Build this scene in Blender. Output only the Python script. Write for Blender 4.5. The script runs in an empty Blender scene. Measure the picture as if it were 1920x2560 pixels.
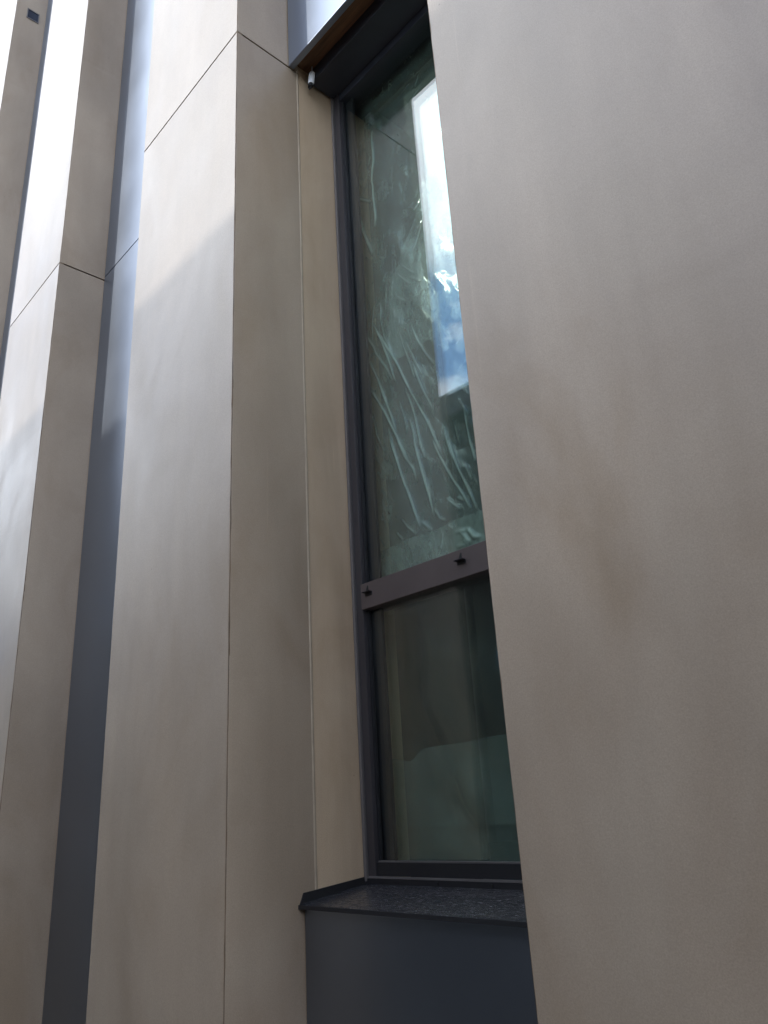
import bpy, bmesh, math, random
import numpy as np
from mathutils import Matrix, Vector
random.seed(7)
rng = np.random.default_rng(7)
SC = bpy.context.scene
COL = SC.collection
EYE = 1.6                      # camera height; the facade was measured from eye level (z = 0 there)

# ------------------------------------------------------------------ camera
YAW, PITCH, ROLL, FPX = 0.807621, 0.360308, -0.060371, 1950.78
def cam_axes():
    cy, sy, cp, sp, cr, sr = math.cos(YAW), math.sin(YAW), math.cos(PITCH), math.sin(PITCH), math.cos(ROLL), math.sin(ROLL)
    f = Vector((-sy*cp, cy*cp, sp)); r = Vector((cy, sy, 0)); u = r.cross(f)
    return cr*r+sr*u, cr*u-sr*r, f
CR, CU, CF = cam_axes()
cd = bpy.data.cameras.new('camera'); cam = bpy.data.objects.new('camera', cd); COL.objects.link(cam)
cd.sensor_fit = 'AUTO'; cd.sensor_width = 36; cd.lens = FPX/2560*36; cd.clip_start = .02; cd.clip_end = 3000
cam.matrix_world = Matrix(((CR.x, CU.x, -CF.x, 0), (CR.y, CU.y, -CF.y, 0), (CR.z, CU.z, -CF.z, EYE), (0, 0, 0, 1)))
SC.camera = cam
def px_on_y(px, py, Y):        # pixel of the 1920x2560 photograph -> point on a plane parallel to the facade
    d = CR*((px-960)/FPX) - CU*((py-1280)/FPX) + CF
    d = d*(Y/d.y); return d.x, d.z+EYE

# ------------------------------------------------------------------ sky, sun, exposure
SUN_TRAVEL = Vector((.55, 1, -.618)).normalized()
SUN_EL = math.asin(-SUN_TRAVEL.z); SUN_ROT = math.atan2(-SUN_TRAVEL.x, -SUN_TRAVEL.y)
W = bpy.data.worlds.new('World'); SC.world = W; W.use_nodes = True
nt = W.node_tree; nt.nodes.clear()
def N(tree, t, **kw):
    n = tree.nodes.new(t)
    for k, v in kw.items():
        if k.startswith('i_'):
            key = k[2:]; key = int(key) if key.isdigit() else key
            n.inputs[key].default_value = v
        else: setattr(n, k, v)
    return n
sky = N(nt, 'ShaderNodeTexSky', sky_type='NISHITA', sun_disc=False, sun_elevation=SUN_EL, sun_rotation=SUN_ROT, air_density=1.0, dust_density=.3, ozone_density=2.5)
tc = N(nt, 'ShaderNodeTexCoord'); sep = N(nt, 'ShaderNodeSeparateXYZ'); nt.links.new(tc.outputs['Generated'], sep.inputs[0])
zc = N(nt, 'ShaderNodeMath', operation='MAXIMUM'); nt.links.new(sep.outputs[2], zc.inputs[0]); zc.inputs[1].default_value = 0.0
za = N(nt, 'ShaderNodeMath', operation='ADD'); nt.links.new(zc.outputs[0], za.inputs[0]); za.inputs[1].default_value = .22
cmb = N(nt, 'ShaderNodeCombineXYZ')
for i in (0, 1):
    dv = N(nt, 'ShaderNodeMath', operation='DIVIDE'); nt.links.new(sep.outputs[i], dv.inputs[0]); nt.links.new(za.outputs[0], dv.inputs[1]); nt.links.new(dv.outputs[0], cmb.inputs[i])
cmb.inputs[2].default_value = 5.2
cn = N(nt, 'ShaderNodeTexNoise', noise_dimensions='3D'); cn.inputs['Scale'].default_value = 2.6; cn.inputs['Detail'].default_value = 9; cn.inputs['Roughness'].default_value = .58; cn.inputs['Distortion'].default_value = .25
nt.links.new(cmb.outputs[0], cn.inputs['Vector'])
cr_ = N(nt, 'ShaderNodeValToRGB'); cr_.color_ramp.elements[0].position = .42; cr_.color_ramp.elements[1].position = .57
nt.links.new(cn.outputs['Fac'], cr_.inputs[0])
cn2 = N(nt, 'ShaderNodeTexNoise'); cn2.inputs['Scale'].default_value = 5.0; cn2.inputs['Detail'].default_value = 6; nt.links.new(cmb.outputs[0], cn2.inputs['Vector'])
ccol = N(nt, 'ShaderNodeMixRGB'); ccol.inputs[1].default_value = (44, 48.5, 55, 1); ccol.inputs[2].default_value = (69, 72, 76, 1); nt.links.new(cn2.outputs['Fac'], ccol.inputs[0])
mixs = N(nt, 'ShaderNodeMixRGB'); nt.links.new(cr_.outputs[0], mixs.inputs[0]); skg = N(nt, 'ShaderNodeMixRGB', blend_type='MULTIPLY'); skg.inputs[0].default_value = 1; skg.inputs[2].default_value = (2.0, 3.0, 4.1, 1); nt.links.new(sky.outputs[0], skg.inputs[1]); nt.links.new(skg.outputs[0], mixs.inputs[1]); nt.links.new(ccol.outputs[0], mixs.inputs[2])
bg = N(nt, 'ShaderNodeBackground'); bg.inputs[1].default_value = .10; nt.links.new(mixs.outputs[0], bg.inputs[0])
wo = N(nt, 'ShaderNodeOutputWorld'); nt.links.new(bg.outputs[0], wo.inputs[0])
sl = bpy.data.lights.new('sun', 'SUN'); sl.energy = 2.0; sl.angle = math.radians(.9); sl.color = (1, .955, .89)
so = bpy.data.objects.new('sun', sl); COL.objects.link(so); so.rotation_euler = SUN_TRAVEL.to_track_quat('-Z', 'Y').to_euler(); so.location = (-8, -16, 14)
vs = SC.view_settings; vs.view_transform = 'Standard'; vs.look = 'None'; vs.gamma = 1; vs.use_curve_mapping = False; vs.exposure = -0.42
SC.render.resolution_x, SC.render.resolution_y = 768, 1024
SC.cycles.transparent_max_bounces = 32; SC.cycles.max_bounces = 10; SC.cycles.glossy_bounces = 6; SC.cycles.diffuse_bounces = 5

# ------------------------------------------------------------------ materials
def mat(name):
    m = bpy.data.materials.new(name); m.use_nodes = True; t = m.node_tree; t.nodes.clear()
    return m, t, N(t, 'ShaderNodeOutputMaterial')
def L(t, a, b): t.links.new(a, b)
def ramp(t, fac, stops):
    r = N(t, 'ShaderNodeValToRGB'); e = r.color_ramp.elements
    while len(e) < len(stops): e.new(.5)
    for el, (p, c) in zip(e, stops):
        el.position = p; el.color = (*c, 1) if len(c) == 3 else c
    L(t, fac, r.inputs[0]); return r
def noise(t, vec, scale, detail=4, rough=.5, dist=0):
    n = N(t, 'ShaderNodeTexNoise'); n.inputs['Scale'].default_value = scale; n.inputs['Detail'].default_value = detail
    n.inputs['Roughness'].default_value = rough; n.inputs['Distortion'].default_value = dist
    L(t, vec, n.inputs['Vector']); return n
def mapping(t, vec, scale=(1, 1, 1), loc=None):
    m = N(t, 'ShaderNodeMapping'); m.inputs['Scale'].default_value = scale; L(t, vec, m.inputs[0])
    return m
def mul(t, a, b, blend='MULTIPLY', fac=1.0):
    m = N(t, 'ShaderNodeMixRGB', blend_type=blend); m.inputs[0].default_value = fac
    L(t, a, m.inputs[1])
    if isinstance(b, tuple): m.inputs[2].default_value = (*b, 1)
    else: L(t, b, m.inputs[2])
    return m.outputs[0]

def concrete(name, base, rough=.5, vary=.17, streak=.05, spec=.4, warm=(.55, .43, .32)):
    m, t, out = mat(name)
    co = N(t, 'ShaderNodeTexCoord').outputs['Object']
    oi = N(t, 'ShaderNodeObjectInfo')
    off = N(t, 'ShaderNodeVectorMath', operation='SCALE'); off.inputs[0].default_value = (7, 5, 9); L(t, oi.outputs['Random'], off.inputs['Scale'])
    ad = N(t, 'ShaderNodeVectorMath', operation='ADD'); L(t, co, ad.inputs[0]); L(t, off.outputs[0], ad.inputs[1]); v = ad.outputs[0]
    big = noise(t, mapping(t, v, (1.6, 1.6, .7)).outputs[0], 1.5, 5, .5, .4)
    cl = ramp(t, big.outputs['Fac'], [(.30, (1-vary,)*3), (.70, (1+vary*.8,)*3)])
    st = noise(t, mapping(t, v, (7, 7, .6)).outputs[0], 1.3, 5, .6, .5)
    sr = ramp(t, st.outputs['Fac'], [(.3, (1-streak,)*3), (.7, (1+streak*.6,)*3)])
    blot = noise(t, mapping(t, v, (1, 1, .6)).outputs[0], 3.2, 6, .6, .8)
    hue = ramp(t, blot.outputs['Fac'], [(.33, (.90, .875, .835)), (.5, (1, 1, 1)), (.67, (1.06, 1.08, 1.09))])
    fine = noise(t, v, 420, 3, .7)
    fr = ramp(t, fine.outputs['Fac'], [(.3, (.86,)*3), (.7, (1.12,)*3)])
    scr = noise(t, mapping(t, v, (70, 70, 1.1)).outputs[0], 1.4, 3, .6, .3); sg0 = noise(t, v, 2.3, 2)
    sa = ramp(t, scr.outputs['Fac'], [(.66, (0, 0, 0)), (.74, (1, 1, 1))]); sb = ramp(t, sg0.outputs['Fac'], [(.5, (0, 0, 0)), (.6, (1, 1, 1))])
    scm = mul(t, sa.outputs[0], sb.outputs[0]); scl = ramp(t, scm, [(0, (1, 1, 1)), (1, (1.13, 1.12, 1.10))])
    bc = N(t, 'ShaderNodeRGB'); bc.outputs[0].default_value = (*base, 1)
    c = mul(t, bc.outputs[0], cl.outputs[0]); c = mul(t, c, sr.outputs[0]); c = mul(t, c, hue.outputs[0]); c = mul(t, c, fr.outputs[0]); c = mul(t, c, scl.outputs[0])
    # a few dark scuffs and air pores
    vo = N(t, 'ShaderNodeTexVoronoi', feature='F1'); vo.inputs['Scale'].default_value = 13; vo.inputs['Randomness'].default_value = 1; L(t, v, vo.inputs['Vector'])
    gate = noise(t, v, 1.7, 2); gr = ramp(t, gate.outputs['Fac'], [(.56, (0, 0, 0)), (.62, (1, 1, 1))])
    pit = ramp(t, vo.outputs['Distance'], [(.018, (1, 1, 1)), (.034, (0, 0, 0))])
    pm = N(t, 'ShaderNodeMath', operation='MULTIPLY'); L(t, gr.outputs[0], pm.inputs[0]); L(t, pit.outputs[0], pm.inputs[1])
    pk = N(t, 'ShaderNodeMixRGB'); L(t, pm.outputs[0], pk.inputs[0]); L(t, c, pk.inputs[1]); pk.inputs[2].default_value = (*[b*.45 for b in base], 1)
    # rusty-brown stain patches of their own shape
    sg = noise(t, mapping(t, v, (4, 4, .8)).outputs[0], 1.3, 5, .6, 1.0)
    sm = ramp(t, sg.outputs['Fac'], [(.54, (0, 0, 0)), (.80, (.20, .20, .20))])
    sk = N(t, 'ShaderNodeMixRGB'); L(t, sm.outputs[0], sk.inputs[0]); L(t, pk.outputs[0], sk.inputs[1]); sk.inputs[2].default_value = (base[0]*.72, base[1]*.70, base[2]*.64, 1)
    p = N(t, 'ShaderNodeBsdfPrincipled'); L(t, sk.outputs[0], p.inputs['Base Color'])
    rr = ramp(t, blot.outputs['Fac'], [(.3, (rough-.07,)*3), (.7, (rough+.08,)*3)]); L(t, rr.outputs[0], p.inputs['Roughness'])
    p.inputs['Specular IOR Level'].default_value = spec
    b1 = N(t, 'ShaderNodeBump'); b1.inputs['Strength'].default_value = .25; b1.inputs['Distance'].default_value = .0006; L(t, fine.outputs['Fac'], b1.inputs['Height'])
    b2 = N(t, 'ShaderNodeBump'); b2.inputs['Strength'].default_value = .25; b2.inputs['Distance'].default_value = .004; L(t, noise(t, v, 9, 4).outputs['Fac'], b2.inputs['Height']); L(t, b1.outputs[0], b2.inputs['Normal'])
    L(t, b2.outputs[0], p.inputs['Normal']); L(t, p.outputs[0], out.inputs[0])
    return m

def coated(name, base, rough, metallic=0, spec=.5, vary=.06, bump=.0, scale=3, stretch=(1, 1, 1)):
    m, t, out = mat(name)
    v = N(t, 'ShaderNodeTexCoord').outputs['Object']
    n = noise(t, mapping(t, v, stretch).outputs[0], scale, 5, .6)
    r = ramp(t, n.outputs['Fac'], [(.3, tuple(b*(1-vary) for b in base)), (.7, tuple(b*(1+vary) for b in base))])
    p = N(t, 'ShaderNodeBsdfPrincipled'); L(t, r.outputs[0], p.inputs['Base Color'])
    rr = ramp(t, n.outputs['Fac'], [(.3, (rough*.88,)*3), (.7, (min(1, rough*1.12),)*3)]); L(t, rr.outputs[0], p.inputs['Roughness'])
    p.inputs['Metallic'].default_value = metallic; p.inputs['Specular IOR Level'].default_value = spec
    if bump:
        f = noise(t, v, 500, 2); b = N(t, 'ShaderNodeBump'); b.inputs['Strength'].default_value = bump; b.inputs['Distance'].default_value = .0004
        L(t, f.outputs['Fac'], b.inputs['Height']); L(t, b.outputs[0], p.inputs['Normal'])
    L(t, p.outputs[0], out.inputs[0]); return m

def fresnel_thin(t, ior):       # same reflectance on either side of a thin sheet
    ge = N(t, 'ShaderNodeNewGeometry'); mr = N(t, 'ShaderNodeMapRange'); L(t, ge.outputs['Backfacing'], mr.inputs[0])
    mr.inputs['To Min'].default_value = ior; mr.inputs['To Max'].default_value = 1/ior
    fr = N(t, 'ShaderNodeFresnel'); L(t, mr.outputs[0], fr.inputs[0]); return fr
def glass(name, tint, ior):
    m, t, out = mat(name)
    v = N(t, 'ShaderNodeTexCoord').outputs['Object']
    n = noise(t, v, 1.2, 1)
    b = N(t, 'ShaderNodeBump'); b.inputs['Strength'].default_value = .02; b.inputs['Distance'].default_value = .004; L(t, n.outputs['Fac'], b.inputs['Height'])
    fr = fresnel_thin(t, ior)
    tr = N(t, 'ShaderNodeBsdfTransparent'); tr.inputs[0].default_value = (*tint, 1)
    gl = N(t, 'ShaderNodeBsdfGlossy'); gl.inputs['Roughness'].default_value = 0; gl.inputs[0].default_value = (.97, .98, 1, 1); L(t, b.outputs[0], gl.inputs['Normal'])
    mx = N(t, 'ShaderNodeMixShader'); L(t, fr.outputs[0], mx.inputs[0]); L(t, tr.outputs[0], mx.inputs[1]); L(t, gl.outputs[0], mx.inputs[2]); L(t, mx.outputs[0], out.inputs[0])
    return m

def film(name, milk, col=(.80, .88, .80), rough=.16):
    m, t, out = mat(name)
    v = N(t, 'ShaderNodeTexCoord').outputs['Object']
    n1 = noise(t, mapping(t, v, (1, .3, .55)).outputs[0], 55, 4, .6, .6); n2 = noise(t, v, 9, 4, .6)
    ad = N(t, 'ShaderNodeMath', operation='ADD'); L(t, n1.outputs['Fac'], ad.inputs[0]); L(t, n2.outputs['Fac'], ad.inputs[1])
    b = N(t, 'ShaderNodeBump'); b.inputs['Strength'].default_value = .22; b.inputs['Distance'].default_value = .002; L(t, n1.outputs['Fac'], b.inputs['Height'])
    tr = N(t, 'ShaderNodeBsdfTransparent'); tr.inputs[0].default_value = (.93, .95, .93, 1)
    df = N(t, 'ShaderNodeBsdfDiffuse'); df.inputs[0].default_value = (*col, 1); L(t, b.outputs[0], df.inputs['Normal'])
    tl = N(t, 'ShaderNodeBsdfTranslucent'); tl.inputs[0].default_value = (*col, 1)
    md = N(t, 'ShaderNodeMixShader'); md.inputs[0].default_value = .35; L(t, df.outputs[0], md.inputs[1]); L(t, tl.outputs[0], md.inputs[2])
    mr = N(t, 'ShaderNodeMapRange'); mr.inputs['From Min'].default_value = .6; mr.inputs['From Max'].default_value = 1.4; mr.inputs['To Min'].default_value = milk*.55; mr.inputs['To Max'].default_value = milk*1.45; L(t, ad.outputs[0], mr.inputs[0])
    fa = N(t, 'ShaderNodeAttribute', attribute_name='fold_highlight')          # crease highlights painted in as cloudier, whiter film
    fm_ = N(t, 'ShaderNodeMath', operation='MULTIPLY_ADD'); L(t, fa.outputs['Fac'], fm_.inputs[0]); fm_.inputs[1].default_value = 1.0; L(t, mr.outputs[0], fm_.inputs[2])
    m1 = N(t, 'ShaderNodeMixShader'); L(t, fm_.outputs[0], m1.inputs[0]); L(t, tr.outputs[0], m1.inputs[1]); L(t, md.outputs[0], m1.inputs[2])
    gl = N(t, 'ShaderNodeBsdfGlossy'); gl.inputs['Roughness'].default_value = rough; L(t, b.outputs[0], gl.inputs['Normal'])
    fr = fresnel_thin(t, 1.6); L(t, b.outputs[0], fr.inputs['Normal'])
    m2 = N(t, 'ShaderNodeMixShader'); L(t, fr.outputs[0], m2.inputs[0]); L(t, m1.outputs[0], m2.inputs[1]); L(t, gl.outputs[0], m2.inputs[2]); L(t, m2.outputs[0], out.inputs[0])
    return m

M = dict(
    front=concrete('beige_cast_concrete', (.335, .259, .188), rough=.42, spec=.64),
    reveal=concrete('tan_plaster', (.47, .355, .245), rough=.6, vary=.12, streak=.12, spec=.35),
    sealant=coated('beige_sealant', (.40, .32, .235), .5, scale=30, vary=.12),
    corner_sealant=coated('brown_corner_sealant', (.15, .10, .06), .7, scale=9, vary=.5),
    joint=coated('dark_joint', (.05, .043, .036), .8, scale=20, vary=.3),
    panel=coated('grey_blue_coated_metal', (.255, .29, .35), .38, metallic=1, spec=.5, vary=.09, bump=.06, scale=1.2),
    fascia=coated('grey_blue_fascia', (.255, .29, .35), .38, metallic=1, vary=.09, bump=.06, scale=1.2),
    jamb=coated('dark_jamb', (.048, .044, .048), .45, metallic=.2, vary=.08, bump=.1, scale=8),
    frame=coated('bronze_anthracite_frame', (.115, .092, .087), .45, metallic=.25, vary=.08, bump=.1, scale=8),
    trim=coated('pale_grey_trim', (.17, .155, .15), .45, metallic=.3, scale=14),
    gasket=coated('black_gasket', (.012, .012, .014), .55, scale=20),
    cassette=coated('black_cassette', (.034, .038, .05), .45, vary=.15, bump=.15, scale=5),
    wood=coated('brown_slot_lining', (.15, .072, .033), .7, vary=.5, scale=6, stretch=(1, 14, 6)),
    core=coated('dark_core', (.06, .058, .055), .9, scale=6),
    room=coated('room_plaster', (.20, .21, .205), .9, scale=2, vary=.15),
    roomlight=coated('room_board', (.50, .52, .50), .8, scale=2),
    sill=None,
    plug=coated('white_plug', (.82, .82, .84), .4, scale=60, vary=.05),
    plugdark=coated('black_plug', (.015, .015, .017), .4, scale=60),
    cable=coated('grey_cable', (.30, .30, .32), .5, scale=60),
    vent=coated('dark_fixture_glass', (.012, .016, .03), .15, scale=20),
    asphalt=coated('asphalt', (.055, .055, .056), .9, scale=40, vary=.2, bump=.4),
    paving=coated('paving_concrete', (.065, .056, .047), .85, scale=12, vary=.15, bump=.3),
    kerb=coated('kerb_granite', (.32, .31, .30), .8, scale=60, vary=.25),
    rendered=coated('far_render', (.06, .057, .05), .85, scale=1.5, vary=.12),
    farframe=coated('far_window_frame', (.09, .09, .085), .5, scale=20),
    farroof=coated('far_roof_metal', (.12, .12, .125), .5, metallic=.5, scale=6),
)
def sill_mat():
    m, t, out = mat('wet_dark_sill')
    v = N(t, 'ShaderNodeTexCoord').outputs['Object']
    n = noise(t, mapping(t, v, (14, 60, 1)).outputs[0], 3, 4, .65, .6)
    fk = noise(t, mapping(t, v, (22, 130, 1)).outputs[0], 3, 3, .7, .8)
    r = ramp(t, fk.outputs['Fac'], [(.40, (.018, .018, .021)), (.60, (.04, .04, .045)), (.66, (.20, .20, .21))])  # pale dust-like flecks paint glints into the sill colour
    p = N(t, 'ShaderNodeBsdfPrincipled'); L(t, r.outputs[0], p.inputs['Base Color']); p.inputs['Roughness'].default_value = .22
    th = ramp(t, n.outputs['Fac'], [(.52, (0, 0, 0)), (.6, (1, 1, 1))])
    b = N(t, 'ShaderNodeBump'); b.inputs['Strength'].default_value = .6; b.inputs['Distance'].default_value = .002; L(t, th.outputs[0], b.inputs['Height']); L(t, b.outputs[0], p.inputs['Normal'])
    L(t, p.outputs[0], out.inputs[0]); return m
M['sill'] = sill_mat()
M['glass'] = glass('tinted_insulating_glass', (.945, .98, .964), 1.51)
M['farglass'] = coated('far_glass', (.02, .022, .024), .12, scale=3)
M['film'] = film('clear_plastic_film', .26)
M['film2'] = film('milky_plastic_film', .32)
M['film3'] = film('thin_plastic_film', .06, (.70, .88, .80), .1)
M['film4'] = film('slack_plastic_film', .20, (.72, .88, .80), .1)

# ------------------------------------------------------------------ helpers
def tag(o, label=None, cat=None, group=None, kind=None):
    for k, v in (('label', label), ('category', cat), ('group', group), ('kind', kind)):
        if v: o[k] = v
    return o
def empty(name, loc):
    o = bpy.data.objects.new(name, None); COL.objects.link(o); o.location = loc; o.empty_display_size = .2; return o
ORIG = {}
def put(name, me, m=None, parent=None):
    o = bpy.data.objects.new(name, me); COL.objects.link(o)
    if m is not None and not me.materials: me.materials.append(m)
    if parent is not None:
        o.parent = parent
        off = Vector((0, 0, 0)); q = parent
        while q is not None: off += q.location if q.type == 'EMPTY' else Vector((0, 0, 0)); q = q.parent
        o.matrix_parent_inverse = Matrix.Translation(-off) if parent.type == 'EMPTY' else Matrix.Identity(4)
    return o
def mesh(name, verts, faces, smooth=False):
    me = bpy.data.meshes.new(name); me.from_pydata(verts, [], faces); me.update()
    if smooth: me.polygons.foreach_set('use_smooth', [True]*len(me.polygons))
    return me
BF = [(0, 3, 2, 1), (4, 5, 6, 7), (0, 1, 5, 4), (1, 2, 6, 5), (2, 3, 7, 6), (3, 0, 4, 7)]
class MB:
    def __init__(s): s.v = []; s.f = []
    def box(s, x0, x1, y0, y1, z0, z1):
        b = len(s.v); s.v += [(x0, y0, z0), (x1, y0, z0), (x1, y1, z0), (x0, y1, z0), (x0, y0, z1), (x1, y0, z1), (x1, y1, z1), (x0, y1, z1)]
        s.f += [tuple(b+i for i in q) for q in BF]; return s
    def quadprism(s, pts_a, pts_b):      # two matching loops
        b = len(s.v); n = len(pts_a); s.v += list(pts_a)+list(pts_b)
        s.f += [tuple(b+i for i in reversed(range(n))), tuple(b+n+i for i in range(n))]
        s.f += [(b+i, b+(i+1) % n, b+n+(i+1) % n, b+n+i) for i in range(n)]; return s
    def build(s, name, m, parent=None, bevel=0, seg=2):
        me = mesh(name, s.v, s.f)
        bm = bmesh.new(); bm.from_mesh(me); bmesh.ops.recalc_face_normals(bm, faces=bm.faces)
        if bevel: bmesh.ops.bevel(bm, geom=bm.edges[:], offset=bevel, segments=seg, profile=.6, affect='EDGES')
        bm.to_mesh(me); bm.free()
        return put(name, me, m, parent)
def box(name, x0, x1, y0, y1, z0, z1, m, parent=None, bevel=0): return MB().box(x0, x1, y0, y1, z0, z1).build(name, m, parent, bevel)

def smooth_noise(n, k):
    a = rng.normal(size=n+k); return np.convolve(a, np.ones(k)/k, 'valid')[:n]
def cast_panel(name, prof, arris, z0, z1, m, parent, step=.022, jit=.0011):
    """prof: list of (x,y) counter-clockwise; arris: indices whose corner is worn; extruded in z with worn edges"""
    n = max(2, int((z1-z0)/step)); zs = np.linspace(z0, z1, n)
    P = np.array(prof, float); k = len(P); cen = P.mean(0)
    V = np.zeros((n, k, 3)); V[:, :, :2] = P[None]; V[:, :, 2] = zs[:, None]
    for i in arris:
        d = cen-P[i]; d /= np.linalg.norm(d)
        a = np.abs(smooth_noise(n, 3))*jit
        chips = (rng.random(n) < .03)*rng.random(n)*.005; a = a+chips
        V[:, i, :2] += d[None]*a[:, None]
    faces = [(r*k+c, r*k+(c+1) % k, (r+1)*k+(c+1) % k, (r+1)*k+c) for r in range(n-1) for c in range(k)]
    faces += [tuple(reversed(range(k))), tuple((n-1)*k+c for c in range(k))]
    me = mesh(name, V.reshape(-1, 3).tolist(), faces)
    bm = bmesh.new(); bm.from_mesh(me); bmesh.ops.recalc_face_normals(bm, faces=bm.faces); bm.to_mesh(me); bm.free()
    return put(name, me, m, parent)

# ------------------------------------------------------------------ setting: street
box('pavement', -60, 60, -2.38, 1.02, -.2, 0.0, M['paving'])['kind'] = 'structure'
g = put('ground', mesh('ground', [(-1500, -1500, -.13), (1500, -1500, -.13), (1500, 1500, -.13), (-1500, 1500, -.13)], [(0, 1, 2, 3)]), M['asphalt']); g['kind'] = 'structure'

# ------------------------------------------------------------------ the building
B = empty('facade_building', (-1.6, 1.2, 0))
tag(B, 'building with beige concrete piers, grey-blue metal recesses and a tall narrow window', 'building')
YF, YP = 1.0, 1.212            # front of the piers, face of the recessed panels
J = 2.436+EYE                  # height of the panel joint
ROWS = [(.05, J-.004), (J+.004, J+4.05), (J+4.058, 12.2)]
TOP = 12.2
PIERS = [(-6.87, -6.205), (-5.37, -4.700), (-3.772, -3.111), (-2.276, -1.611), (-.801, -.137), (.690, 1.353)]
T, G, C = .045, .0019, .0012
for pi, (x0, x1) in enumerate(PIERS):
    yb_r = 1.243 if pi == 3 else YP+.03
    yb_l = 1.40 if pi == 4 else YP+.03
    for z0, z1 in ROWS:
        cast_panel('concrete_panel', [(x0+G+C, YF), (x1-G-C, YF), (x1-G, YF+C*.4), (x1-T, YF+T-G), (x0+T, YF+T-G), (x0+G, YF+C*.4)], (1, 2, 0, 5), z0, z1, M['front'], B)
        cast_panel('concrete_side_panel', [(x1, YF+G+C), (x1, yb_r), (x1-T, yb_r), (x1-T, YF+T+G), (x1-C*.4, YF+G)], (0, 4), z0, z1, M['front'], B)
        cast_panel('concrete_side_panel', [(x0, YF+G+C), (x0+C*.4, YF+G), (x0+T, YF+T+G), (x0+T, yb_l), (x0, yb_l)], (0, 1), z0, z1, M['front'], B)
    # sealant in the mitred corners, set back from the arris
    for xs, sg in ((x1, -1), (x0, 1)):
        box('corner_sealant', min(xs+sg*.001, xs+sg*.02), max(xs+sg*.001, xs+sg*.02), YF+.0012, YF+.02, .06, TOP-.01, M['corner_sealant'], B)
    box('pier_core', x0+.02, x1-.02, YF+.022, 1.9, 0, TOP-.02, M['joint'], B)
# recessed metal panels between the piers (the bay with the window is built below)
def metal_bay(x0, x1):
    for z0, z1 in ((.06, J+.011), (J+.017, J+4.06), (J+4.066, TOP)):
        MB().box(x0+.003, x1-.003, YP, YP+.02, z0, z1).build('metal_panel', M['panel'], B, .0015)
    box('bay_core', x0-.01, x1+.01, YP+.028, 1.8, 0, TOP-.03, M['joint'], B)
xs = [p for p in PIERS]
for i in range(len(xs)-1):
    if i != 3: metal_bay(xs[i][1], xs[i+1][0])
WX0, WX1 = -1.611, -.801
# tan reveal next to the window, its sealant bead, mirrored on the other side
box('reveal_panel', WX0-.045, WX0-.002, 1.2525, 1.56, -.20+EYE, 2.60+EYE, M['reveal'], B)['label'] = 'tan plaster strip between bead and window frame'
def bead(name, x, y, z0, z1, r, m, parent, sgn):
    n = 120; zs = np.linspace(z0, z1, n); wob = smooth_noise(n, 9)*.0012; w2 = smooth_noise(n, 5)*.0006; k = 7
    V = []; F = []
    for i, z in enumerate(zs):
        for a in range(k):
            th = math.pi*a/(k-1); V.append((x+sgn*(.55*r+w2[i])*math.sin(th)-sgn*.001, y+wob[i]-r*math.cos(th), z))
    for i in range(n-1):
        for a in range(k-1): F.append((i*k+a, i*k+a+1, (i+1)*k+a+1, (i+1)*k+a))
    me = mesh(name, V, F, True); bm = bmesh.new(); bm.from_mesh(me); bmesh.ops.recalc_face_normals(bm, faces=bm.faces); bm.to_mesh(me); bm.free()
    return put(name, me, m, parent)
bead('sealant_bead', WX0-.0012, 1.2475, -.185+EYE, 2.56+EYE, .0052, M['sealant'], B, 1)['label'] = 'pale sealant bead running down the reveal'
# metal fascia over the window, blind slot and cassette
MB().box(WX0+.004, WX1-.004, 1.207, 1.229, 2.435+EYE, J+4.06).build('fascia_panel', M['fascia'], B, .0012)['label'] = 'grey-blue metal panel above the window'
box('slot_lining', WX0-.03, WX1+.03, 1.2295, 1.2985, 2.472+EYE, 2.50+EYE, M['wood'], B)['label'] = 'brown lining inside the blind slot'
MB().box(WX0+.006, WX1-.006, 1.300, 1.56, 2.418+EYE, 2.62+EYE).build('blind_cassette', M['cassette'], B, .002)
box('lintel_core', WX0-.03, WX1+.03, 1.24, 1.56, 2.565+EYE, TOP-.04, M['core'], B)
# apron panel under the sill
MB().box(WX0+.003, WX1-.003, 1.210, 1.232, .06, -.205+EYE).build('apron_panel', M['panel'], B, .0015)['label'] = 'dark metal panel below the sill'
box('apron_core', WX0-.02, WX1+.02, 1.24, 1.60, 0, -.21+EYE, M['core'], B)

# ------------------------------------------------------------------ window
WY = 1.402; GZ0, GZ1, MZ0, MZ1 = -.128+EYE, 2.41+EYE, .509+EYE, .581+EYE
fr = MB()
fr.box(WX0+.012, WX0+.039, WY, WY+.075, -.16+EYE, 2.44+EYE)       # left jamb
fr.box(WX1-.039, WX1-.012, WY, WY+.075, -.16+EYE, 2.44+EYE)
win = fr.build('window', M['jamb'], B, .001); win['label'] = 'tall narrow window with dark bronze frame and plastic film behind the glass'
box('bottom_rail', WX0+.0395, WX1-.0395, WY+.004, WY+.07, -.158+EYE, GZ0, M['gasket'], win)
box('top_rail', WX0+.0395, WX1-.0395, WY+.004, WY+.07, 2.385+EYE, 2.418+EYE, M['cassette'], win)
MB().box(WX0+.036, WX1-.036, WY-.003, WY+.07, MZ0, MZ1).build('transom', M['frame'], win, .0012)
MB().box(WX0+.0005, WX0+.0095, WY-.006, WY+.05, -.17+EYE, 2.43+EYE).build('trim_strip', M['trim'], win, .001)
MB().box(WX1-.0095, WX1-.0005, WY-.006, WY+.05, -.17+EYE, 2.43+EYE).build('trim_strip', M['trim'], win, .001)
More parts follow.
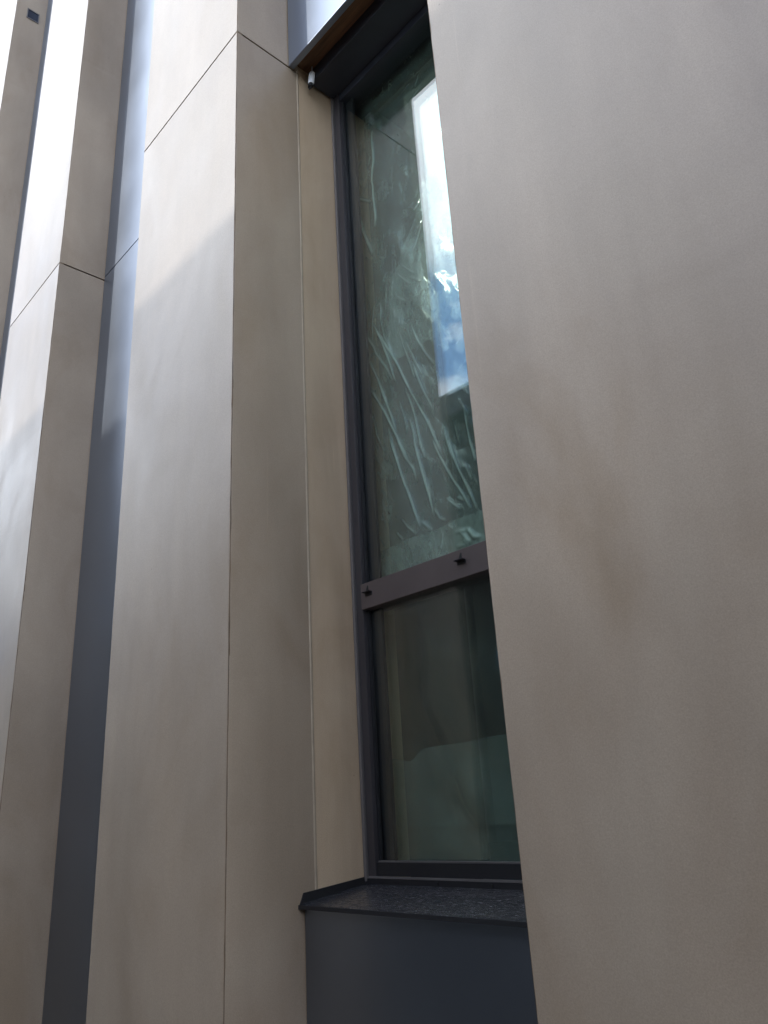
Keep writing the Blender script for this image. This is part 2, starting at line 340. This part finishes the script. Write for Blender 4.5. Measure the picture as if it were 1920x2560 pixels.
for a, b in ((MZ1, 2.385+EYE), (GZ0, MZ0)):
    box('gasket', WX0+.0393, WX0+.046, WY+.012, WY+.019, a, b, M['gasket'], win)
    box('gasket', WX1-.046, WX1-.0393, WY+.012, WY+.019, a, b, M['gasket'], win)
    for k in range(2):
        y = WY+.020+k*.022
        box('glass_pane', WX0+.030, WX1-.030, y, y+.006, a-.006, b+.006, M['glass'], win)
    box('spacer', WX0+.030, WX0+.080, WY+.0275, WY+.0385, a, b, M['gasket'], win)
    box('spacer', WX1-.080, WX1-.030, WY+.0275, WY+.0385, a, b, M['gasket'], win)
box('glazing_bead', WX0+.0395, WX1-.0395, WY+.010, WY+.0195, GZ0+.0005, GZ0+.0035, M['trim'], win)
box('drip_strip', WX0+.012, WX1-.012, WY-.004, WY+.003, -.163+EYE, -.1585+EYE, M['trim'], win)
def bracket(x):
    m = MB(); z = .553+EYE; y0 = WY-.018
    m.box(x-.015, x+.012, y0, WY-.0025, z-.0025, z)                     # shelf
    m.box(x-.015, x+.012, WY-.005, WY-.0025, z-.010, z-.003)          # plate on the transom
    tab = [(x+.003, z+.0005), (x+.012, z+.0005), (x+.012, z+.013), (x+.0095, z+.013)]
    m.quadprism([(a, y0, b) for a, b in tab], [(a, y0+.0025, b) for a, b in tab])
    m.build('bracket', M['gasket'], win, .0004, 1)
bracket(-1.198); bracket(-1.541)
# sill: sloping sheet with raised end and back upstands
def sill():
    x0, x1 = WX0-.001, WX1+.001
    zb, zf = -.176+EYE, -.200+EYE; yb, yf = 1.398, 1.196
    m = MB(); s = lambda y: zb+(zf-zb)*(yb-y)/(yb-yf)
    m.quadprism([(x0, yf, zf-.003), (x1, yf, zf-.003), (x1, yb, zb-.003), (x0, yb, zb-.003)], [(x0, yf, zf), (x1, yf, zf), (x1, yb, zb), (x0, yb, zb)])
    o = m.build('window_sill', M['sill'], B); o['label'] = 'wet dark metal sill sloping out under the window'
    box('front_lip', x0, x1, yf-.0025, yf-.0003, zf-.009, zf-.0005, M['gasket'], o)
    box('back_upstand', x0+.004, x1-.004, yb+.0005, yb+.003, zb-.003, -.1635+EYE, M['gasket'], o)
    for xa, sg in ((x0, 1), (x1, -1)):
        a = xa+sg*.0015; b = xa+sg*.0045
        loop = lambda x: [(x, yf, zf-.002), (x, yb, zb-.002), (x, yb, zb+.016), (x, yf+.012, s(yf+.012)+.022)]
        MB().quadprism(loop(a), loop(b)).build('end_upstand', M['gasket'], o)
    for x in (-1.36, -1.20):
        me = MB(); k = 10
        me.quadprism([(x+.0035*math.cos(2*math.pi*i/k), yb-.0022, zb+.006+.0035*math.sin(2*math.pi*i/k)) for i in range(k)], [(x+.0035*math.cos(2*math.pi*i/k), yb+.0003, zb+.006+.0035*math.sin(2*math.pi*i/k)) for i in range(k)])
        me.build('screw', M['gasket'], o)
sill()
# the room behind the glass
rm = MB()
rm.box(-4.2, 1.6, 5.0, 5.1, -.3+EYE, 3.1+EYE); rm.box(-4.2, 1.6, 1.905, 5.0, 3.0+EYE, 3.1+EYE); rm.box(-4.2, 1.6, 1.905, 5.0, -.4+EYE, -.3+EYE)
rm.box(-4.3, -4.2, 1.905, 5.1, -.4+EYE, 3.1+EYE); rm.box(1.6, 1.7, 1.905, 5.1, -.4+EYE, 3.1+EYE)
rm.build('room_shell', M['room'], B)
rv = MB()
rv.box(WX0-.09, WX0-.05, 1.565, 1.90, -.25+EYE, 2.6+EYE); rv.box(WX1+.05, WX1+.09, 1.565, 1.90, -.25+EYE, 2.6+EYE)
rv.box(WX0-.05, WX1+.05, 1.605, 1.90, -.25+EYE, -.21+EYE); rv.box(WX0-.05, WX1+.05, 1.565, 1.90, 2.56+EYE, 2.6+EYE)
rv.build('inner_reveal', M['room'], B)

# ------------------------------------------------------------------ plastic film behind the glass
A = lambda pts: [(840+.229*x, 650+.229*y) for x, y in pts]
D3 = lambda pts: [(860+.2411*x, 1100+.2411*y) for x, y in pts]
D1 = lambda pts: [(820+.226*x, 200+.226*y) for x, y in pts]
FOLDS = [(A(p), w, h) for p, w, h in (
    ([(235, 760), (300, 940), (400, 1180), (500, 1420), (580, 1620), (665, 1870)], 3.2, 3.2),
    ([(270, 1210), (330, 1330), (440, 1500), (540, 1660), (640, 1860), (720, 2020), (800, 2183)], 3.6, 3.6),
    ([(470, 430), (480, 640), (520, 830), (600, 990)], 2.4, 2), ([(440, 770), (560, 960), (700, 1200), (820, 1440), (940, 1680), (1060, 1920), (1150, 2120)], 3.4, 3.4),
    ([(410, 700), (480, 860), (560, 1050), (640, 1320)], 3, 2.8), ([(665, 770), (720, 940), (790, 1100), (865, 1300)], 2.4, 2), ([(740, 870), (830, 1060), (930, 1250)], 2.6, 2.2),
    ([(745, 705), (810, 860)], 2, 1.4), ([(800, 690), (870, 850), (960, 1010), (1060, 1130)], 2.8, 2.4), ([(865, 640), (890, 780), (930, 900)], 2, 1.4),
    ([(825, 1110), (900, 1300), (980, 1480), (1050, 1640)], 3, 2.6), ([(945, 1480), (1060, 1700)], 2.2, 1.6), ([(755, 1410), (820, 1600), (880, 1850), (970, 2150)], 3, 2.8),
    ([(680, 1540), (730, 1680), (780, 1890)], 2.2, 1.8), ([(790, 1730), (840, 1870), (890, 2080), (910, 2183)], 3, 2.6), ([(265, 1220), (320, 1450), (400, 1680), (460, 1900), (550, 2090)], 3, 2.6),
    ([(580, 1830), (620, 1990), (680, 2183)], 2.6, 2.2), ([(345, 840), (410, 950), (430, 1010), (550, 1180), (600, 1300)], 2.8, 2.4), ([(400, 520), (400, 700), (395, 880)], 3, 2.2),
    ([(540, 210), (520, 540)], 2, 1.6), ([(600, 190), (585, 430)], 2, 1.6), ([(620, 0), (630, 180)], 2, 1.4), ([(640, 130), (710, 190), (800, 250)], 2.2, 1.8), ([(700, 40), (780, 100), (840, 130)], 2.2, 1.8),
    ([(770, 170), (900, 205)], 2, 1.4), ([(610, 350), (660, 400), (740, 430)], 2, 1.6), ([(500, 230), (520, 120)], 2, 1.4), ([(1000, 1260), (1080, 1400)], 2, 1.6), ([(930, 840), (1030, 870)], 2, 1.5),
    ([(1000, 1150), (1060, 1240)], 2.2, 1.8), ([(600, 510), (630, 630)], 1.8, 1.2), ([(660, 600), (675, 690)], 1.8, 1.2), ([(760, 510), (770, 640)], 1.8, 1.2),
    ([(1160, 1820), (1210, 2000), (1280, 2183)], 3, 2.6), ([(1280, 1800), (1340, 2010)], 2.6, 2.4), ([(1400, 1620), (1450, 1960), (1510, 2183)], 3.4, 3.4), ([(1340, 1520), (1450, 1690)], 2.6, 2.2))]
FOLDS += [(D3(p), w, h) for p, w, h in (
    ([(500, 0), (560, 200), (640, 450), (720, 650), (820, 900)], 3.6, 3.6), ([(560, 0), (640, 170), (740, 310), (770, 440)], 3.4, 3.2), ([(730, 0), (790, 200), (860, 450), (900, 600), (930, 780)], 3.4, 3.2),
    ([(770, 0), (840, 170)], 2.4, 2), ([(910, 0), (1000, 190), (1120, 400), (1230, 560), (1310, 700)], 3.4, 3.2), ([(1070, 0), (1170, 250), (1280, 500), (1370, 700)], 3.2, 3.2), ([(1250, 250), (1320, 400)], 2.6, 2.6),
    ([(830, 850), (910, 930)], 4, 4), ([(940, 710), (1000, 810), (1060, 830)], 4.5, 5), ([(620, 820), (700, 910), (780, 980)], 3.4, 3), ([(1060, 595), (1130, 660), (1215, 710)], 3.6, 3.4), ([(1170, 590), (1230, 620)], 3.4, 3.4),
    ([(560, 960), (630, 1040)], 3, 2.4), ([(290, 950), (350, 1080)], 3, 2), ([(250, 770), (280, 890)], 3, 2), ([(1120, 890), (1180, 930)], 3, 3),
    ([(1200, 970), (1300, 940)], 4, 5), ([(1320, 930), (1380, 1010), (1430, 1010)], 5, 7), ([(1280, 1040), (1330, 1090)], 4, 5), ([(1040, 960), (1020, 1140)], 3, 2.4), ([(900, 1080), (930, 1130)], 3, 2), ([(1200, 1110), (1300, 1090)], 4, 4), ([(1250, 960), (1340, 1060)], 4, 4))]
FOLDS += [(D1(p), w, h) for p, w, h in (
    ([(255, 1060), (290, 950), (340, 880)], 3, 2), ([(260, 1300), (350, 1310), (450, 1330)], 5, 5), ([(270, 1340), (350, 1560), (470, 1900)], 7, 6), ([(320, 1600), (350, 1900)], 3, 2), ([(900, 1880), (960, 1700), (1020, 1540)], 2.6, -2.6),
    ([(930, 1430), (1000, 1300)], 2, -1.6), ([(830, 120), (900, 20)], 2.4, 1.8), ([(900, 240), (1000, 60)], 2.4, 1.8), ([(940, 60), (990, -80)], 2.4, 1.8), ([(230, 760), (260, 640)], 3, 2), ([(470, 560), (470, 1100), (500, 1600)], 5, 3), ([(440, 820), (420, 940)], 3, 2))]
fr_ = np.random.default_rng(41)
for _ in range(95):                         # finer creases running the same way as the big folds
    x, y = fr_.uniform(900, 1210), fr_.uniform(640, 1400); ln = fr_.uniform(15, 80); a = math.radians(fr_.normal(66 if y > 800 else 80, 7)); c_ = fr_.normal(0, .12)
    FOLDS.append(([(x, y), (x+ln*.5*math.cos(a), y+ln*.5*math.sin(a)), (x+ln*.5*(math.cos(a)+math.cos(a+c_)), y+ln*.5*(math.sin(a)+math.sin(a+c_)))], fr_.uniform(1.6, 2.4), fr_.uniform(.4, 1.1)))
def film_sheet(name, x0, x1, z0, z1, yfun, m, folds, step=.0035, left=None, top=None):
    nx, nz = int((x1-x0)/step)+1, int((z1-z0)/step)+1
    X, Z = np.meshgrid(np.linspace(x0, x1, nx), np.linspace(z0, z1, nz))
    if left is not None:                      # shaped left edge: x start as a function of z
        xl = np.interp(Z[:, 0], left[0], left[1]); X = xl[:, None]+(X-x0)/(x1-x0)*(x1-xl[:, None])
    if top is not None:
        zt = np.interp(X[0], top[0], top[1]); Z = z0+(Z-z0)/(z1-z0)*(zt[None]-z0)
    Yd = yfun(X, Z); fold_highlight = np.zeros(X.shape)
    for pts, w, h in folds:
        P = np.array([px_on_y(a, b, 1.487) for a, b in pts]); w_, h_ = w*.00115, h*.0011
        best = np.full(X.shape, 1e9); tt = np.zeros(X.shape); Ls = np.r_[0, np.cumsum(np.linalg.norm(np.diff(P, axis=0), axis=1))]
        for i in range(len(P)-1):
            a, d = P[i], P[i+1]-P[i]; l2 = d@d+1e-12
            t = np.clip(((X-a[0])*d[0]+(Z-a[1])*d[1])/l2, 0, 1)
            dd = np.hypot(X-a[0]-t*d[0], Z-a[1]-t*d[1]); s = dd < best
            tt = np.where(s, (Ls[i]+t*math.sqrt(l2))/Ls[-1], tt); best = np.minimum(best, dd)
        env = np.sqrt(np.clip(np.minimum(tt, 1-tt)*5+.05, 0, 1))
        Yd -= h_*env*np.exp(-(best/w_)**2); fold_highlight = np.maximum(fold_highlight, env*min(1, abs(h)/3)*min(1, .35+Ls[-1]*2.2)*np.exp(-(best/(w_*.62))**2))
    V = np.stack([X, Yd, Z], -1).reshape(-1, 3)
    i = np.arange(nz-1)[:, None]*nx+np.arange(nx-1)[None]; F = np.stack([i, i+1, i+nx+1, i+nx], -1).reshape(-1, 4)
    me = bpy.data.meshes.new(name); me.from_pydata(V.tolist(), [], F.tolist()); me.update(); me.polygons.foreach_set('use_smooth', [True]*len(me.polygons))
    at = me.attributes.new('fold_highlight', 'FLOAT', 'POINT'); at.data.foreach_set('value', fold_highlight.ravel().astype(np.float32))
    return put(name, me, m)
def crinkle(X, Z, seed, amp, n=26, lo=18, hi=75):
    r = np.random.default_rng(seed); out = np.zeros(X.shape)
    for _ in range(n):
        th = r.normal(.45, .5); k = r.uniform(lo, hi); ph = r.uniform(0, 6.28)
        u = X*math.cos(th)+Z*math.sin(th); v = -X*math.sin(th)+Z*math.cos(th)
        out += np.sin(k*u+ph+1.5*np.sin(v*r.uniform(3, 9)+ph))/k
    return out*amp
fy = lambda X, Z: 1.487+.010*np.sin(3.1*X+1.7*Z)+crinkle(X, Z, 3, .035)+crinkle(X, Z, 5, .02, 30, 90, 200)
f1 = film_sheet('plastic_film', WX0+.008, WX1-.012, MZ1-.02, 2.44+EYE, fy, M['film'], FOLDS)
tag(f1, 'clear crinkled plastic film hung behind the tall upper pane', 'plastic film', 'protective films behind the window glass')
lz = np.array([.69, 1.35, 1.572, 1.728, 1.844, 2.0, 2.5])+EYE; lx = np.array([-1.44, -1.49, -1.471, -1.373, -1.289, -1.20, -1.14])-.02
f2 = film_sheet('plastic_film', -1.49, WX1-.012, 1.30+EYE, 2.44+EYE, lambda X, Z: fy(X, Z)+.016, M['film2'], [], .008, left=(lz, lx))  # extra milky sheet added; its slanted shape stands in for a bright light patch
tag(f2, 'added milky film sheet standing in for a slanting patch of light in the upper pane', 'plastic film', 'protective films behind the window glass')
f3 = film_sheet('plastic_film', WX0+.010, WX1-.012, MZ1-.02, .694+EYE, lambda X, Z: 1.478+crinkle(X, Z, 11, .07), M['film2'], [f for f in FOLDS if min(q[1] for q in f[0]) > 1300], .004)
tag(f3, 'folded hem of plastic film just above the transom', 'plastic film', 'protective films behind the window glass')
lt = (np.array([-1.62, -1.56, -1.54, -1.52, -1.487, -1.40, -1.307, -1.2, -.8]), np.array([.122, .112, .107, .112, .133, .137, .139, .141, .15])+EYE)
f4 = film_sheet('plastic_film', WX0-.005, WX1-.012, GZ0-.01, .15+EYE, lambda X, Z: 1.50+crinkle(X, Z, 17, .10, 10, 8, 40)-.012*np.exp(-((Z-EYE-.075)/.004)**2)*.25-.004*np.exp(-((Z-EYE+.052)/.005)**2), M['film4'], [], .005, top=lt)
tag(f4, 'sagging plastic film with uneven top edge behind the lower pane', 'plastic film', 'protective films behind the window glass')
f5 = film_sheet('plastic_film', WX0-.005, WX1-.012, GZ0-.01, MZ0+.01, lambda X, Z: 1.515+crinkle(X, Z, 23, .12, 12, 8, 40), M['film3'], [], .006)
tag(f5, 'smooth plastic film covering the whole lower pane', 'plastic film', 'protective films behind the window glass')

# ------------------------------------------------------------------ hanging connector plug
def tube(name, pts, r, m, parent, k=10):
    P = [Vector(p) for p in pts]; V = []; F = []
    for i, p in enumerate(P):
        d = (P[min(i+1, len(P)-1)]-P[max(i-1, 0)]).normalized(); a = d.orthogonal().normalized(); b = d.cross(a)
        if i == 0: ref = a
        a = (ref-d*ref.dot(d)).normalized(); b = d.cross(a); ref = a
        V += [tuple(p+r*(math.cos(2*math.pi*j/k)*a+math.sin(2*math.pi*j/k)*b)) for j in range(k)]
    for i in range(len(P)-1):
        for j in range(k): F.append((i*k+j, i*k+(j+1) % k, (i+1)*k+(j+1) % k, (i+1)*k+j))
    F += [tuple(reversed(range(k))), tuple((len(P)-1)*k+j for j in range(k))]
    return put(name, mesh(name, V, F, True), m, parent)
PX, PY, PZ = -1.583, 1.290, 2.447+EYE
plug = empty('cable_plug', (PX, PY, PZ-.085)); tag(plug, 'white cable connector with black tip hanging beside the blind cassette', 'connector')
def loft(name, secs, m, parent):
    V = []; F = []
    for z, hx, hy, dx, dy in secs:
        for a in range(8):
            th = math.pi/8+a*math.pi/4; c, s_ = math.cos(th), math.sin(th); q = max(abs(c), abs(s_)); V.append((PX+dx+hx*c/q*.97, PY+dy+hy*s_/q*.97, PZ+z))
    n = len(secs)
    for i in range(n-1):
        for a in range(8): F.append((i*8+a, i*8+(a+1) % 8, (i+1)*8+(a+1) % 8, (i+1)*8+a))
    F += [tuple(reversed(range(8))), tuple((n-1)*8+a for a in range(8))]
    me = mesh(name, V, F); bm = bmesh.new(); bm.from_mesh(me); bmesh.ops.recalc_face_normals(bm, faces=bm.faces); bm.to_mesh(me); bm.free()
    return put(name, me, m, parent)
loft('housing', [(0, .005, .005, 0, 0), (-.004, .0085, .008, 0, 0), (-.012, .0105, .0085, -.0005, -.001), (-.055, .0105, .009, -.003, -.004), (-.057, .0105, .009, -.003, -.004)], M['plug'], plug)
loft('socket', [(-.0565, .0092, .008, -.003, -.004), (-.070, .0092, .008, -.004, -.005), (-.071, .0075, .0065, -.004, -.005)], M['plugdark'], plug)
loft('locking_clip', [(-.01, .0012, .006, .0118, -.001), (-.062, .0012, .006, .0092, -.004)], M['plug'], plug)
for dx in (-.004, .003): loft('pin', [(-.071, .002, .002, dx-.004, -.005), (-.078, .002, .002, dx-.004, -.005)], M['plugdark'], plug)
tube('cable', [(PX, PY, PZ-.003), (PX+.001, PY+.001, PZ+.02), (PX+.006, PY+.003, PZ+.045), (PX+.016, PY+.002, PZ+.07), (PX+.03, PY-.004, PZ+.10)], .0026, M['cable'], plug)

# ------------------------------------------------------------------ small square fixture on the far pier's side
vx = -4.700; vo_ = empty('wall_fixture', (vx, 1.12, 5.72+EYE)); tag(vo_, 'small dark square fixture with thin pale rim high on a pier side', 'wall fixture')
y0, y1, z0, z1 = 1.077, 1.165, 5.72+EYE, 5.815+EYE
m = MB(); m.box(vx-.004, vx+.006, y0, y1, z0, z0+.006); m.box(vx-.004, vx+.006, y0, y1, z1-.006, z1); m.box(vx-.004, vx+.006, y0, y0+.006, z0+.0062, z1-.0062); m.box(vx-.004, vx+.006, y1-.006, y1, z0+.0062, z1-.0062)
m.build('rim', M['trim'], vo_)
box('lens', vx-.002, vx+.002, y0+.0065, y1-.0065, z0+.0065, z1-.0065, M['vent'], vo_)

# ------------------------------------------------------------------ building across the street (seen mirrored in the glass)
OY, OH = -2.4, 3.722+EYE
O = empty('opposite_building', (-10, OY, 0)); tag(O, 'plain flat-roofed building across the passage, mirrored in the window glass', 'building')
ox0, ox1 = -34.0, -1.7; cols = [ox0+2.2+2.6*i for i in range(12)]; rowsz = [(.9, 2.3), (3.2, 4.5)]
m = MB(); zb = 0
for z0, z1 in rowsz:
    m.box(ox0, ox1, OY-.4, OY, zb, z0)
    xe = ox0
    for c in cols: m.box(xe, c, OY-.4, OY, z0, z1); xe = c+1.15
    m.box(xe, ox1, OY-.4, OY, z0, z1); zb = z1
m.box(ox0, ox1, OY-.4, OY, zb, OH-.25)
m.build('wall', M['rendered'], O)
box('rear_block', ox0+.05, ox1-.05, OY-9, OY-.45, 0, OH-.3, M['rendered'], O)
box('roof_edge', ox0-.1, ox1+.1, OY-9.1, OY+.12, OH-.24, OH, M['farroof'], O)
box('added_shade_wing', ox1+.004, 14, OY-6, OY, 0, 3.3, M['rendered'], O)  # unseen wing, added to shade the lower facade
box('added_shade_wing_roof', ox1+.004, 14.1, OY-6.1, OY+.08, 3.304, 3.42, M['farroof'], O)
fm = MB(); w, h = 1.15, 1.9
def frame_mesh(h):
    q = MB()
    q.box(0, .07, -.2, -.12, 0, h).box(w-.07, w, -.2, -.12, 0, h).box(.07, w-.07, -.2, -.12, 0, .07).box(.07, w-.07, -.2, -.12, h-.07, h).box(w/2-.03, w/2+.03, -.2, -.12, .07, h-.07)
    return mesh('far_frame', q.v, q.f)
fms = {round(z1-z0, 2): frame_mesh(z1-z0) for z0, z1 in rowsz}
gms = {k: mesh('far_pane', *(lambda q: (q.v, q.f))(MB().box(.07, w-.07, -.17, -.16, .07, k-.07))) for k in fms}
sms = mesh('far_sill', *(lambda q: (q.v, q.f))(MB().box(-.06, w+.06, -.1, .06, -.05, -.002)))
for me in fms.values(): me.materials.append(M['farframe'])
for me in gms.values(): me.materials.append(M['farglass'])
sms.materials.append(M['farroof'])
for c in cols:
    for z0, z1 in rowsz:
        k = round(z1-z0, 2)
        f = bpy.data.objects.new('window', fms[k]); COL.objects.link(f); f.parent = O; f.location = (c+10, 0, z0)
        p = bpy.data.objects.new('pane', gms[k]); COL.objects.link(p); p.parent = f
        s = bpy.data.objects.new('sill', sms); COL.objects.link(s); s.parent = f
